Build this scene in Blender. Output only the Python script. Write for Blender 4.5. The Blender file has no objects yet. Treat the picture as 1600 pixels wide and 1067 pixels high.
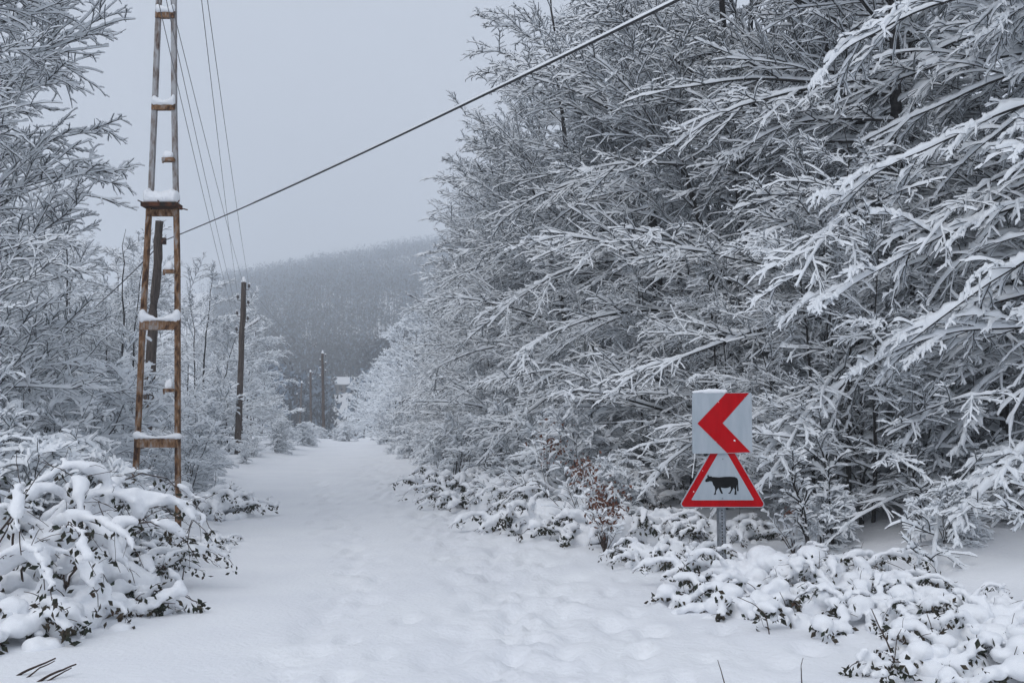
import bpy, math, random
import numpy as np
from mathutils import Vector

SC = bpy.context.scene
COL = SC.collection
rad = math.radians

# ------------------------------------------------------------------ camera, sky, light, exposure
F = 1556.0                       # focal length in pixels of the 1600 px wide photograph (35 mm lens)
PITCH = rad(4.1)
CAMZ = 1.65
cam = bpy.data.cameras.new('camera'); cam.lens = 35.0; cam.sensor_width = 36.0
cam.clip_start = 0.05; cam.clip_end = 4000
camo = bpy.data.objects.new('camera', cam); COL.objects.link(camo)
camo.location = (0, 0, CAMZ); camo.rotation_euler = (math.pi/2 + PITCH, 0, 0)
SC.camera = camo

W = bpy.data.worlds.new('World'); SC.world = W; W.use_nodes = True
nt = W.node_tree; nt.nodes.clear()
sky = nt.nodes.new('ShaderNodeTexSky'); sky.sky_type = 'NISHITA'; sky.sun_disc = False
sky.sun_elevation = rad(50); sky.sun_rotation = rad(215); sky.dust_density = 3.0
mul = nt.nodes.new('ShaderNodeVectorMath'); mul.operation = 'SCALE'; mul.inputs['Scale'].default_value = 0.035
over = nt.nodes.new('ShaderNodeMix'); over.data_type = 'RGBA'
over.inputs['Factor'].default_value = 0.93       # a closed, even layer of cloud in front of the clear sky
over.inputs['B'].default_value = (0.537, 0.586, 0.678, 1)
bg = nt.nodes.new('ShaderNodeBackground'); bg.inputs['Strength'].default_value = 1.0
wo = nt.nodes.new('ShaderNodeOutputWorld')
nt.links.new(sky.outputs[0], mul.inputs[0]); nt.links.new(mul.outputs[0], over.inputs['A'])
nt.links.new(over.outputs['Result'], bg.inputs['Color']); nt.links.new(bg.outputs[0], wo.inputs['Surface'])

sun = bpy.data.lights.new('sun', 'SUN'); sun.energy = 1.0; sun.angle = rad(45); sun.color = (1.0, 0.97, 0.95)
suno = bpy.data.objects.new('sun', sun); COL.objects.link(suno)
suno.rotation_euler = (rad(40), 0, rad(-35)); suno.location = (0, 0, 60)

SC.view_settings.view_transform = 'Standard'; SC.view_settings.look = 'None'
SC.view_settings.exposure = 0.27; SC.view_settings.gamma = 1.0
SC.render.engine = 'CYCLES'
cy = SC.cycles
cy.max_bounces = 7; cy.diffuse_bounces = 6; cy.glossy_bounces = 1; cy.volume_bounces = 1; cy.transmission_bounces = 2
cy.caustics_reflective = False; cy.caustics_refractive = False
cy.use_denoising = True; cy.adaptive_threshold = 0.015

def at(u, v, Y):
    """photo pixel -> world point at distance Y in front of the camera"""
    a = (u - 800)/F; b = (533.5 - v)/F
    dx, dy, dz = a, math.cos(PITCH) - b*math.sin(PITCH), math.sin(PITCH) + b*math.cos(PITCH)
    t = Y/dy
    return Vector((dx*t, Y, CAMZ + dz*t))

# ------------------------------------------------------------------ materials
def mat(name, color, rough=0.7, metal=0.0):
    m = bpy.data.materials.new(name); m.use_nodes = True
    b = m.node_tree.nodes['Principled BSDF']
    b.inputs['Base Color'].default_value = (*color, 1); b.inputs['Roughness'].default_value = rough
    b.inputs['Metallic'].default_value = metal
    return m
def noisy(name, c1, c2, scale, rough=0.8, lo=0.4, hi=0.6, bump=0.0, bscale=None, metal=0.0, coord='Object', stretch=(1,1,1), spec=0.3, c3=None):
    m = mat(name, c1, rough, metal); n = m.node_tree.nodes; l = m.node_tree.links
    b = n['Principled BSDF']; b.inputs['Specular IOR Level'].default_value = spec
    tc = n.new('ShaderNodeTexCoord'); mp = n.new('ShaderNodeMapping'); mp.inputs['Scale'].default_value = stretch
    l.new(tc.outputs[coord], mp.inputs[0])
    t = n.new('ShaderNodeTexNoise'); t.inputs['Scale'].default_value = scale; t.inputs['Detail'].default_value = 6; t.inputs['Roughness'].default_value = 0.62
    l.new(mp.outputs[0], t.inputs['Vector'])
    r = n.new('ShaderNodeValToRGB'); r.color_ramp.elements[0].position = lo; r.color_ramp.elements[1].position = hi
    r.color_ramp.elements[0].color = (*c1, 1); r.color_ramp.elements[1].color = (*c2, 1)
    if c3:
        e = r.color_ramp.elements.new(min(0.99, hi + 0.14)); e.color = (*c3, 1)
    l.new(t.outputs[0], r.inputs[0]); l.new(r.outputs[0], b.inputs['Base Color'])
    if bump:
        t2 = n.new('ShaderNodeTexNoise'); t2.inputs['Scale'].default_value = bscale or scale*2; t2.inputs['Detail'].default_value = 5
        l.new(mp.outputs[0], t2.inputs['Vector'])
        bp = n.new('ShaderNodeBump'); bp.inputs['Strength'].default_value = bump; bp.inputs['Distance'].default_value = 0.02
        l.new(t2.outputs[0], bp.inputs['Height']); l.new(bp.outputs[0], b.inputs['Normal'])
    return m
M = {}
M['snow'] = noisy('snow', (0.85, 0.87, 0.90), (0.89, 0.905, 0.925), 9, 0.65, bump=0.25, bscale=45, spec=0.15)
M['ground_snow'] = noisy('ground_snow', (0.83, 0.845, 0.875), (0.87, 0.885, 0.905), 0.8, 0.65, bump=0.6, bscale=22, spec=0.15)
M['twig_snow'] = mat('twig_snow', (0.90, 0.93, 0.96), 0.7)
def let_through(m, f, col):
    """thin heaps of snow let some daylight through"""
    n = m.node_tree.nodes; l = m.node_tree.links; t = n.new('ShaderNodeBsdfTranslucent'); t.inputs[0].default_value = (*col, 1)
    x = n.new('ShaderNodeMixShader'); x.inputs[0].default_value = f
    l.new(n['Principled BSDF'].outputs[0], x.inputs[1]); l.new(t.outputs[0], x.inputs[2]); l.new(x.outputs[0], n['Material Output'].inputs['Surface'])
    n['Principled BSDF'].inputs['Specular IOR Level'].default_value = 0.1
let_through(M['twig_snow'], 0.12, (0.90, 0.93, 0.96))
M['bark'] = noisy('bark', (0.013, 0.012, 0.013), (0.045, 0.041, 0.040), 14, 0.9, bump=0.4)
M['stem'] = noisy('stem', (0.035, 0.024, 0.020), (0.075, 0.05, 0.04), 20, 0.85)
M['leaf'] = noisy('leaf', (0.018, 0.026, 0.014), (0.05, 0.032, 0.018), 7, 0.6, lo=0.45, hi=0.62, c3=(0.11, 0.045, 0.022))
M['brown_leaf'] = noisy('brown_leaf', (0.11, 0.045, 0.028), (0.20, 0.085, 0.055), 12, 0.8)
M['rust'] = noisy('rust', (0.05, 0.022, 0.012), (0.235, 0.13, 0.066), 16, 0.85, lo=0.40, hi=0.52, bump=0.5, bscale=60, stretch=(1, 1, 0.35), c3=(0.30, 0.28, 0.27))
M['rust_pale'] = noisy('rust_pale', (0.09, 0.045, 0.028), (0.22, 0.19, 0.175), 11, 0.8, lo=0.33, hi=0.43, bump=0.5, bscale=60, stretch=(1, 1, 0.35), c3=(0.40, 0.40, 0.41))
M['rust_dark'] = noisy('rust_dark', (0.020, 0.014, 0.012), (0.10, 0.035, 0.016), 12, 0.85, bump=0.4)
M['pole_wood'] = noisy('pole_wood', (0.055, 0.042, 0.036), (0.135, 0.105, 0.088), 10, 0.9, bump=0.6, stretch=(5, 5, 0.35))
M['cable'] = mat('cable', (0.022, 0.022, 0.025), 0.6)
M['wire'] = mat('wire', (0.10, 0.10, 0.11), 0.5)
M['ceramic'] = mat('ceramic', (0.05, 0.04, 0.04), 0.3)
M['sign_white'] = noisy('sign_white', (0.33, 0.385, 0.43), (0.41, 0.455, 0.50), 3, 0.5, lo=0.3, hi=0.6, spec=0.2, stretch=(3, 1, 0.7))
M['sign_red'] = noisy('sign_red', (0.36, 0.002, 0.006), (0.48, 0.003, 0.008), 3, 0.6, lo=0.3, hi=0.6, spec=0.03, stretch=(3, 1, 0.7))
M['sign_black'] = noisy('sign_black', (0.008, 0.008, 0.009), (0.012, 0.012, 0.013), 8, 0.7, spec=0.05)
M['galv'] = noisy('galv', (0.19, 0.21, 0.23), (0.30, 0.32, 0.35), 30, 0.5, metal=0.4)
M['hole'] = mat('hole', (0.03, 0.03, 0.03), 0.9)
M['wall'] = noisy('wall', (0.16, 0.13, 0.11), (0.22, 0.19, 0.17), 3, 0.9)
M['pane'] = mat('pane', (0.03, 0.035, 0.04), 0.15)
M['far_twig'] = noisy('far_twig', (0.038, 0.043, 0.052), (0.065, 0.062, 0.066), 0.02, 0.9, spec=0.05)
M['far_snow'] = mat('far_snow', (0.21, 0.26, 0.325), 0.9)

# ------------------------------------------------------------------ mesh helpers
class MB:
    """collects vertices and quads/tris (numpy) and builds ONE mesh"""
    def __init__(s): s.v = []; s.f4 = []; s.f3 = []; s.n = 0; s.m4 = []; s.m3 = []
    def add(s, v, f4=None, f3=None, m=0):
        v = np.asarray(v, dtype=np.float32).reshape(-1, 3)
        if f4 is not None and len(f4): s.f4.append(np.asarray(f4, dtype=np.int32).reshape(-1, 4) + s.n); s.m4.append(np.full(len(s.f4[-1]), m))
        if f3 is not None and len(f3):
            s.f3.append(np.asarray(f3, dtype=np.int32).reshape(-1, 3) + s.n)
            s.m3.append(np.broadcast_to(np.asarray(m), (len(s.f3[-1]),)))
        s.v.append(v); s.n += len(v)
    def mesh(s, name, mats, smooth=True):
        me = bpy.data.meshes.new(name)
        V = np.concatenate(s.v); a4 = np.concatenate(s.f4) if s.f4 else np.zeros((0, 4), np.int32)
        a3 = np.concatenate(s.f3) if s.f3 else np.zeros((0, 3), np.int32)
        me.vertices.add(len(V)); me.vertices.foreach_set('co', V.ravel())
        L = np.concatenate([a4.ravel(), a3.ravel()])
        me.loops.add(len(L)); me.loops.foreach_set('vertex_index', L)
        tot = np.concatenate([np.full(len(a4), 4), np.full(len(a3), 3)]).astype(np.int32)
        st = np.concatenate([[0], np.cumsum(tot)[:-1]]).astype(np.int32)
        me.polygons.add(len(tot)); me.polygons.foreach_set('loop_start', st); me.polygons.foreach_set('loop_total', tot)
        mi = np.concatenate([np.concatenate(s.m4) if s.m4 else [], np.concatenate(s.m3) if s.m3 else []]).astype(np.int32)
        me.polygons.foreach_set('material_index', mi)
        me.polygons.foreach_set('use_smooth', np.full(len(tot), smooth))
        for k in (mats if isinstance(mats, (list, tuple)) else [mats]): me.materials.append(M[k])
        me.update(calc_edges=True); me.validate()
        return me
    def obj(s, name, mats, parent=None, smooth=True):
        return link(name, s.mesh(name, mats, smooth), parent)
    def box(s, c, d, m=0, rot=None):
        x, y, z = [k/2 for k in d]
        v = np.array([[i*x, j*y, k*z] for i in (-1, 1) for j in (-1, 1) for k in (-1, 1)])
        if rot is not None: v = v @ np.array(rot).T
        s.add(v + np.array(c), [[0, 1, 3, 2], [4, 6, 7, 5], [0, 4, 5, 1], [2, 3, 7, 6], [0, 2, 6, 4], [1, 5, 7, 3]], m=m)
    def bar(s, a, b, w, d, m=0):
        """rectangular bar from a to b; w is its width across (x), d its depth (y)"""
        a = np.array(a, float); b = np.array(b, float); t = (b - a); t /= np.linalg.norm(t)
        sd = np.cross(t, [0, 1, 0]); sd /= np.linalg.norm(sd) + 1e-9
        if np.linalg.norm(np.cross(t, [0, 1, 0])) < 1e-3: sd = np.array([1., 0, 0])
        dp = np.cross(sd, t)
        v = [p + sd*i*w/2 + dp*j*d/2 for p in (a, b) for (i, j) in ((-1, -1), (1, -1), (1, 1), (-1, 1))]
        s.add(v, [[0, 1, 5, 4], [1, 2, 6, 5], [2, 3, 7, 6], [3, 0, 4, 7], [3, 2, 1, 0], [4, 5, 6, 7]], m=m)
    def tri(s):
        return sum(len(k) for k in s.f4)*2 + sum(len(k) for k in s.f3)

def link(name, me, parent=None):
    o = bpy.data.objects.new(name, me); COL.objects.link(o)
    if parent is not None: o.parent = parent
    return o
def empty(name, loc, label, cat, group=None, rz=0.0):
    o = bpy.data.objects.new(name, None); COL.objects.link(o); o.empty_display_size = 0.2
    o.location = loc; o.rotation_euler = (0, 0, rz)
    return tag(o, label, cat, group)
def tag(o, label=None, cat=None, group=None, kind=None):
    if label: o['label'] = label
    if cat: o['category'] = cat
    if group: o['group'] = group
    if kind: o['kind'] = kind
    return o

def norm(a): return a/(np.linalg.norm(a, axis=-1, keepdims=True) + 1e-9)
def frames(P):
    T = np.empty_like(P); T[:, 1:-1] = P[:, 2:] - P[:, :-2]; T[:, 0] = P[:, 1] - P[:, 0]; T[:, -1] = P[:, -1] - P[:, -2]
    T = norm(T); Z = np.array([0, 0, 1.0])
    S = np.cross(T, Z); deg = np.linalg.norm(S, axis=-1) < 0.05
    S[deg] = [1, 0, 0]; S = norm(S); U = norm(np.cross(S, T))
    return T, S, U
def ring_faces(N, Mp, S, closed=True):
    base = np.arange(N*Mp*S).reshape(N, Mp, S)
    a = base[:, :-1]; b = base[:, 1:]
    if closed: f = np.stack([a, np.roll(a, -1, 2), np.roll(b, -1, 2), b], -1)
    else: f = np.stack([a[..., :-1], a[..., 1:], b[..., 1:], b[..., :-1]], -1)
    return f.reshape(-1, 4)
def keels(mb, P, R):
    """thin twigs: a V-shaped strip of bark under the snow"""
    T, Sd, U = frames(P); N, Mp, _ = P.shape; cs = np.array([[-1, 0.4], [0, -1], [1, 0.4]])
    v = P[:, :, None] + cs[None, None, :, 0, None]*R[..., None, None]*Sd[:, :, None] + cs[None, None, :, 1, None]*R[..., None, None]*U[:, :, None]
    mb.add(v, ring_faces(N, Mp, 3, False))
def tubes(mb, P, R, S=3, m=0, wob=0.0, rng=None):
    T, Sd, U = frames(P); N, Mp, _ = P.shape
    an = np.arange(S)*2*np.pi/S + np.pi/2
    rr = R[..., None]*(1 + (wob*rng.uniform(-1, 1, (N, Mp, S)) if wob else 0))
    v = P[:, :, None] + rr[..., None]*(np.cos(an)[None, None, :, None]*Sd[:, :, None] + np.sin(an)[None, None, :, None]*U[:, :, None])
    mb.add(v, ring_faces(N, Mp, S), m=m)
def resample(P, R, n):
    Mp = P.shape[1]; x = np.linspace(0, Mp - 1, n); i = np.clip(np.floor(x).astype(int), 0, Mp - 2); f = (x - i)
    return P[:, i]*(1 - f)[None, :, None] + P[:, i + 1]*f[None, :, None], R[:, i]*(1 - f) + R[:, i + 1]*f
def blur(a):
    b = np.pad(a, ((0, 0), (1, 1)), mode='edge'); return b[:, :-2]*.25 + b[:, 1:-1]*.5 + b[:, 2:]*.25
def snowstrips(mb, P, R, w, h, rng, five=False, gap=0.12, lump=0.45, steep=0.12, flop=0.35, n=None):
    """a heap of snow lying along the upper side of each branch"""
    if n: P, R = resample(P, R, n)
    T, Sd, U = frames(P); N, Mp, _ = P.shape
    hor = np.sqrt(T[..., 0]**2 + T[..., 1]**2)
    k = steep + (1 - steep)*np.clip((hor - 0.12)/0.55, 0, 1)
    q = rng.normal(0, 1, (N, Mp))
    if Mp > 8: q = 0.45*q + 0.9*blur(blur(q))
    q = np.clip(np.exp(lump*q), 0.3, 2.1)
    g = rng.random((N, Mp)); g = 0.5*g + 0.5*blur(g) if Mp > 8 else g
    q = np.where(g < gap*(1.5 if Mp > 8 else 1.0), 0.25, q)
    end = np.ones(Mp); end[0] = 0.85; end[-1] = 0.7
    h = h*k*q*end; w = (R*0.85 + w*k*q*end)
    up = norm(U*0.6 + np.array([0, 0, 0.4])); off = rng.uniform(-flop, flop, (N, Mp))*w*1.6
    cs = np.array([[-0.85, 0.0], [-1.0, 0.45], [0, 1], [1.0, 0.45], [0.85, 0.0]]) if five is True else (np.array([[-0.92, 0.02], [-0.78, 0.86], [0.78, 0.86], [0.92, 0.02]]) if five else np.array([[-1, 0.05], [0, 1], [1, 0.05]]))
    b = P + up*(R*0.5)[..., None] + Sd*off[..., None]*0.35
    v = b[:, :, None] + cs[None, None, :, 0, None]*w[..., None, None]*Sd[:, :, None] + (cs[None, None, :, 1, None]*(h + R*0.5)[..., None, None])*up[:, :, None]
    mb.add(v, ring_faces(N, Mp, len(cs), False)[:, ::-1])

def walk(P0, D0, L, K, rng, droop=0.0, lift=0.0, wig=0.08):
    """polylines from P0 along D0, bending down by droop (grows towards the tip) or up by lift"""
    N = len(P0); P = np.empty((N, K + 1, 3)); P[:, 0] = P0; d = norm(D0.copy()); st = (L/K)[:, None]
    droop = np.broadcast_to(droop, (N,)); lift = np.broadcast_to(lift, (N,))
    for k in range(K):
        f = (k + 0.5)/K
        d = d + rng.normal(0, wig, (N, 3)); d[:, 2] += (lift*(1 - f) - droop*f)*1.0/K*4
        d = norm(d); P[:, k + 1] = P[:, k] + d*st
    return P
def sub(P, R, n, t0, t1, rng, ang=(0.6, 1.0), lfrac=(0.35, 0.6), lmin=0.08, K=4, droop=0.0, lift=0.0, wig=0.08, roll=0.5, rfrac=0.6, rmin=0.003, keep=0.9, tipr=0.6, lcap=9.0, rcap=1.0):
    """side shoots, alternating left and right along each parent"""
    N, Mp, _ = P.shape; T, Sd, U = frames(P)
    ln = np.linalg.norm(np.diff(P, axis=1), axis=-1).sum(1)
    idx = np.repeat(np.arange(N), n); j = np.tile(np.arange(n), N)
    t = t0 + (t1 - t0)*(j + rng.uniform(0.1, 0.9, len(idx)))/n
    kp = rng.random(len(idx)) < keep; idx, j, t = idx[kp], j[kp], t[kp]
    x = t*(Mp - 1); i0 = np.clip(np.floor(x).astype(int), 0, Mp - 2); fr = (x - i0)[:, None]
    p = P[idx, i0]*(1 - fr) + P[idx, i0 + 1]*fr; r = R[idx, i0]*(1 - fr[:, 0]) + R[idx, i0 + 1]*fr[:, 0]
    tt = T[idx, i0]; s = Sd[idx, i0]*np.where(j % 2 == 0, 1, -1)[:, None]; u = U[idx, i0]
    ro = rng.normal(0.1, roll, len(idx))[:, None]; sv = s*np.cos(ro) + u*np.sin(ro)
    a = rng.uniform(*ang, len(idx))[:, None]; d = tt*np.cos(a) + sv*np.sin(a)
    L = np.minimum(np.maximum(ln[idx]*rng.uniform(*lfrac, len(idx))*(1.08 - 0.75*t), lmin), lcap)
    C = walk(p, d, L, K, rng, droop, lift, wig)
    r0 = np.minimum(np.maximum(r*rfrac, rmin), rcap); tap = np.linspace(1, tipr, K + 1)
    return C, r0[:, None]*tap[None]
def trunkline(base, top, K, rng, wob=0.12):
    t = np.linspace(0, 1, K + 1)[:, None]; P = np.array(base)[None]*(1 - t) + np.array(top)[None]*t
    w = np.cumsum(rng.normal(0, wob, (K + 1, 3)), 0)*t; w[:, 2] *= 0.1
    return (P + w*0.5)[None]
def limbs_of(P, R, n, t0, t1, rng, az0, azs, elev, L, K, droop, lift, rfrac=0.5, wig=0.06, prof=None, tw=0.5, rmax=0.032):
    """main limbs: azimuth mostly towards az0, elevation from elev, length L shaped along the trunk"""
    Mp = P.shape[1]; t = t0 + (t1 - t0)*(np.arange(n) + rng.uniform(0.1, 0.9, n))/n
    x = t*(Mp - 1); i0 = np.clip(np.floor(x).astype(int), 0, Mp - 2); fr = (x - i0)[:, None]
    p = P[0, i0]*(1 - fr) + P[0, i0 + 1]*fr; r = R[0, i0]
    az = az0 + rng.normal(0, azs, n); el = rng.uniform(*elev, n) + (t - 0.5)*tw
    d = np.stack([np.cos(az)*np.cos(el), np.sin(az)*np.cos(el), np.sin(el)], -1)
    ln = rng.uniform(*L, n)*(prof(t) if prof else 1.0)
    C = walk(p, d, ln, K, rng, droop, lift, wig)
    droop = None; r0 = np.clip(r*rfrac, 0.012, rmax)*np.clip(ln/3.0, 0.5, 1.3)
    return C, r0[:, None]*(np.linspace(1, 0.3, K + 1)[None]**1.5)

TRIS = {}
def make_tree(name, seed, H, r0, lean=(0, 0), nl=34, tl=(0.08, 0.97), az0=math.pi, azs=1.1, elev=(0.15, 0.6), L=(2.2, 4.6), droop=0.35, lift=0.0,
              n2=12, n3=7, n4=0, sw=1.0, K=(16, 6, 4, 2), prof=None, stems=1, ang=(0.4, 0.95), roll=0.6, d2=0.10, fine=(56, 20, 6), hi=False, l2=(0.3, 0.58), lc=0.9, tw=0.5, rmax=0.03, tk=1.0):
    rng = np.random.default_rng(seed); tr = MB(); br = MB(); sn = MB()
    prof = prof or (lambda t: 1.0 - 0.55*np.clip((t - 0.45)/0.55, 0, 1))
    for s in range(stems):
        b = (rng.normal(0, 0.12), rng.normal(0, 0.12), -0.25) if stems > 1 else (0, 0, -0.25)
        hs = H*(1 if s == 0 else rng.uniform(0.65, 0.95)); sp = 0 if s == 0 else 0.22*H
        P = trunkline(b, (lean[0]*H + rng.normal(0, 1)*sp*0.5, lean[1]*H + rng.normal(0, 1)*sp*0.5, hs), 14, rng)
        R = r0*(1 if s == 0 else 0.75)*np.linspace(1, 0.10, 15)[None]**0.9
        tubes(tr, P, R, 7, wob=0.08, rng=rng)
        snowstrips(sn, P[:, 1:], R[:, 1:]*0.75, 0.006, 0.02, rng, gap=0.3, steep=0.25)
        n = max(4, nl//stems)
        P1, R1 = limbs_of(P, R, n, tl[0], tl[1], rng, az0, azs, elev, L, K[0], droop, lift, prof=prof, tw=tw, rmax=rmax)
        tubes(br, P1, R1, 5)
        snowstrips(sn, P1, R1, 0.013*sw, 0.046*sw, rng, five=True, lump=0.36, gap=0.06, n=fine[0])
        P2, R2 = sub(P1, R1, n2, 0.10, 0.99, rng, ang, l2, 0.3, K[1], d2, 0.02, 0.06, roll, 0.5, 0.0085*tk, 0.92, rcap=0.0105*tk)
        tubes(br, P2, R2, 3)
        snowstrips(sn, P2, R2, 0.0105*sw, 0.036*sw, rng, five=True if hi else 4, lump=0.33, gap=0.07, n=fine[1])
        P3, R3 = sub(P2, R2, n3, 0.08, 1.0, rng, ang, (0.3, 0.6), 0.16, K[2], d2, 0.0, 0.07, roll, 0.62, 0.0058*tk, 0.92, lcap=lc, rcap=0.007*tk)
        keels(br, P3, R3)
        snowstrips(sn, P3, R3, 0.0085*sw, 0.029*sw, rng, five=4, lump=0.28, gap=0.06, n=fine[2])
        if n4:
            P4, R4 = sub(P3, R3, n4, 0.15, 1.0, rng, ang, (0.3, 0.6), 0.09, K[3], 0.1, 0.0, 0.08, roll, 0.8, 0.0045*tk, 0.8, lcap=0.36, rcap=0.005*tk)
            keels(br, P4, R4)
            snowstrips(sn, P4, R4, 0.006*sw, 0.020*sw, rng, five=4 if hi else False, lump=0.2, gap=0.10)
    TRIS[name] = tr.tri() + br.tri() + sn.tri()
    return [('trunk', tr.mesh(name + '_trunk', 'bark')), ('branches', br.mesh(name + '_branches', 'bark')), ('snow', sn.mesh(name + '_snow', 'twig_snow'))]

def place(parts, name, loc, rz, sc, label, cat, group, mirror=False, tilt=(0, 0)):
    e = empty(name, loc, label, cat, group, rz)
    e.scale = (sc, -sc if mirror else sc, sc); e.rotation_euler = (tilt[0], tilt[1], rz)
    for nm, me in parts:
        o = link(nm, me, e)
        if nm in ('leaves', 'twigs'): o['kind'] = 'stuff'
    return e

# ------------------------------------------------------------------ terrain
LE = np.array([(-60, -6), (5, -3.7), (7.4, -3.5), (10, -3.2), (16.6, -4.6), (27, -7.0), (47, -9.0), (64, -11.9), (90, -17), (130, -26), (200, -40)])
RE = np.array([(-60, 6), (5, 2.7), (8.2, 2.1), (13.2, 1.2), (16.6, 0.3), (27, -2.7), (47, -6.3), (64, -9.6), (90, -14.5), (130, -23), (200, -37)])
def xl(y): return np.interp(y, LE[:, 0], LE[:, 1])
def xr(y): return np.interp(y, RE[:, 0], RE[:, 1])
rngT = np.random.default_rng(5)
TAB = rngT.random((256, 256))
def vnoise(x, y):
    xi = np.floor(x).astype(int); yi = np.floor(y).astype(int); fx = x - xi; fy = y - yi
    fx = fx*fx*(3 - 2*fx); fy = fy*fy*(3 - 2*fy); g = lambda a, b: TAB[a & 255, b & 255]
    return (g(xi, yi)*(1 - fx) + g(xi + 1, yi)*fx)*(1 - fy) + (g(xi, yi + 1)*(1 - fx) + g(xi + 1, yi + 1)*fx)*fy - 0.5
def sm(t): t = np.clip(t, 0, 1); return t*t*(3 - 2*t)
PRINTS = []
_r = random.Random(8)
for (xa, ya, xb, yb, n_) in ((0.25, 5.2, -3.2, 26, 46), (1.15, 5.4, -1.2, 19, 30), (-0.8, 5.2, -4.3, 24, 34), (1.9, 6.6, 0.2, 15, 14)):
    for k_ in range(n_):
        t_ = k_/n_; PRINTS.append((xa + (xb - xa)*t_ + (0.14 if k_ % 2 else -0.14) + _r.gauss(0, .07) + 0.25*math.sin(t_*7), ya + (yb - ya)*t_ + _r.gauss(0, .08), _r.uniform(.07, .10), _r.uniform(.03, .075)))
def ground_z(x, y):
    x = np.asarray(x, float); y = np.asarray(y, float); l = xl(y); r = xr(y)
    dr = x - r; dl = l - x
    z = 0.05*sm(dr/1.2) + 0.17*np.clip(dr - 1.8, 0, 12) + 0.10*np.clip(dr - 12, 0, 40)*sm((dr - 12)/10)
    z = z + 0.12*sm(dl/1.0) + 0.03*np.clip(dl - 1, 0, 30)
    fade = np.clip(1 - y/120, 0.15, 1)
    z = z*np.where(y > 90, np.clip(1 - (y - 90)/90, 0.2, 1), 1)
    z = z + 0.04*vnoise(x*0.35, y*0.35) + 0.013*vnoise(x*1.1 + 7, y*0.8)*fade + 0.010*vnoise(x*2.6, y*1.7 + 3)*fade
    off = sm((np.maximum(dr, dl) + 0.2)/0.8); z = z + off*(0.10*vnoise(x*1.6 + 3, y*1.6) + 0.05*vnoise(x*4, y*4 + 9))*fade
    # trodden, snowed-over tracks along the road
    c = -0.45 + 0.35*(l + r)*1.0 + 0.35*l*0 + 0.9*np.sin(y*0.11 + 0.4)*np.clip(1 - y/60, 0, 1)
    for o, w, a in ((0.35, 0.75, 1.0), (-1.35, 0.28, 0.7), (1.7, 0.22, 0.55)):
        k = np.exp(-((x - c - o)/w)**2)*np.clip(1.15 - y/55, 0, 1)*a
        z = z + k*(0.16*np.minimum(vnoise(x*5.2, y*3.4), 0.08) + 0.13*np.minimum(vnoise(x*9 + 4, y*6.2), 0.15) - 0.03)
    if z.ndim:                                                   # old footprints, half filled by new snow
        for fx, fy, fr, fd in PRINTS:
            m_ = (np.abs(x - fx) < 0.5) & (np.abs(y - fy) < 0.7)
            if m_.any(): q_ = ((x[m_] - fx)/fr)**2 + ((y[m_] - fy)/(fr*1.5))**2; z[m_] = z[m_] - fd*np.exp(-q_*q_*.8) + fd*0.25*np.exp(-(np.sqrt(q_) - 1.7)**2*4)
    # hills behind
    hh = 97 + 0.20*np.clip(x + 100, -160, 200) + 10*vnoise(x*0.012 + 3, y*0.006)
    yc = y - 62 - 9*vnoise(x*0.45 + 2, y*0.02); z = z - 0.055*np.clip(yc, 0, 50)*sm(yc/14)          # the road tips over a crest into the valley
    hill = hh*sm((y - 150)/520)**1.3 + 6*sm((y - 120)/120)*vnoise(x*0.02, y*0.02)
    spur = 17*sm((x + 60)/60)*np.exp(-((y - 250)/34)**2)
    side = 22*sm((np.abs(x + 60) - 140)/200)*sm((y + 200)/300)
    return z + np.where(y > 100, hill + spur, 0) + side
def gz(x, y): return float(ground_z(x, y))

def axis(fine, step, grow, lim):
    a = list(np.arange(0, fine, step)); s = step
    while a[-1] < lim: s *= grow; a.append(a[-1] + s)
    return a
xp = axis(3.6, 0.055, 1.07, 800); xs = np.array([-v for v in xp[:0:-1]] + xp) - 0.8
yn = [3.0]; 
while yn[-1] < 900: yn.append(yn[-1] + max(0.06, 0.0135*yn[-1]))
ys = np.array(list(np.linspace(-150, 2.5, 26)) + yn)
X, Y = np.meshgrid(xs, ys); Zg = ground_z(X, Y)
V = np.stack([X, Y, Zg], -1).reshape(-1, 3); nx = len(xs); ny = len(ys)
ii = np.arange(nx*ny).reshape(ny, nx)
Q = np.stack([ii[:-1, :-1], ii[:-1, 1:], ii[1:, 1:], ii[1:, :-1]], -1).reshape(-1, 4)
cx = V[Q[:, 0], 0] + 0.03; cyy = V[Q[:, 0], 1]
onroad = (cx > xl(cyy)) & (cx < xr(cyy)) & (cyy < 150)
def sheet(name, q):
    u, inv = np.unique(q, return_inverse=True); mb = MB(); mb.add(V[u], inv.reshape(-1, 4)); TRIS[name] = mb.tri()
    return mb.obj(name, 'ground_snow')
tag(sheet('ground', Q[~onroad]), 'snow-covered verges and woodland floor', None, None, 'structure')
tag(sheet('road', Q[onroad]), 'snow-covered road with old tracks leading away between the trees', None, None, 'structure')

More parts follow.
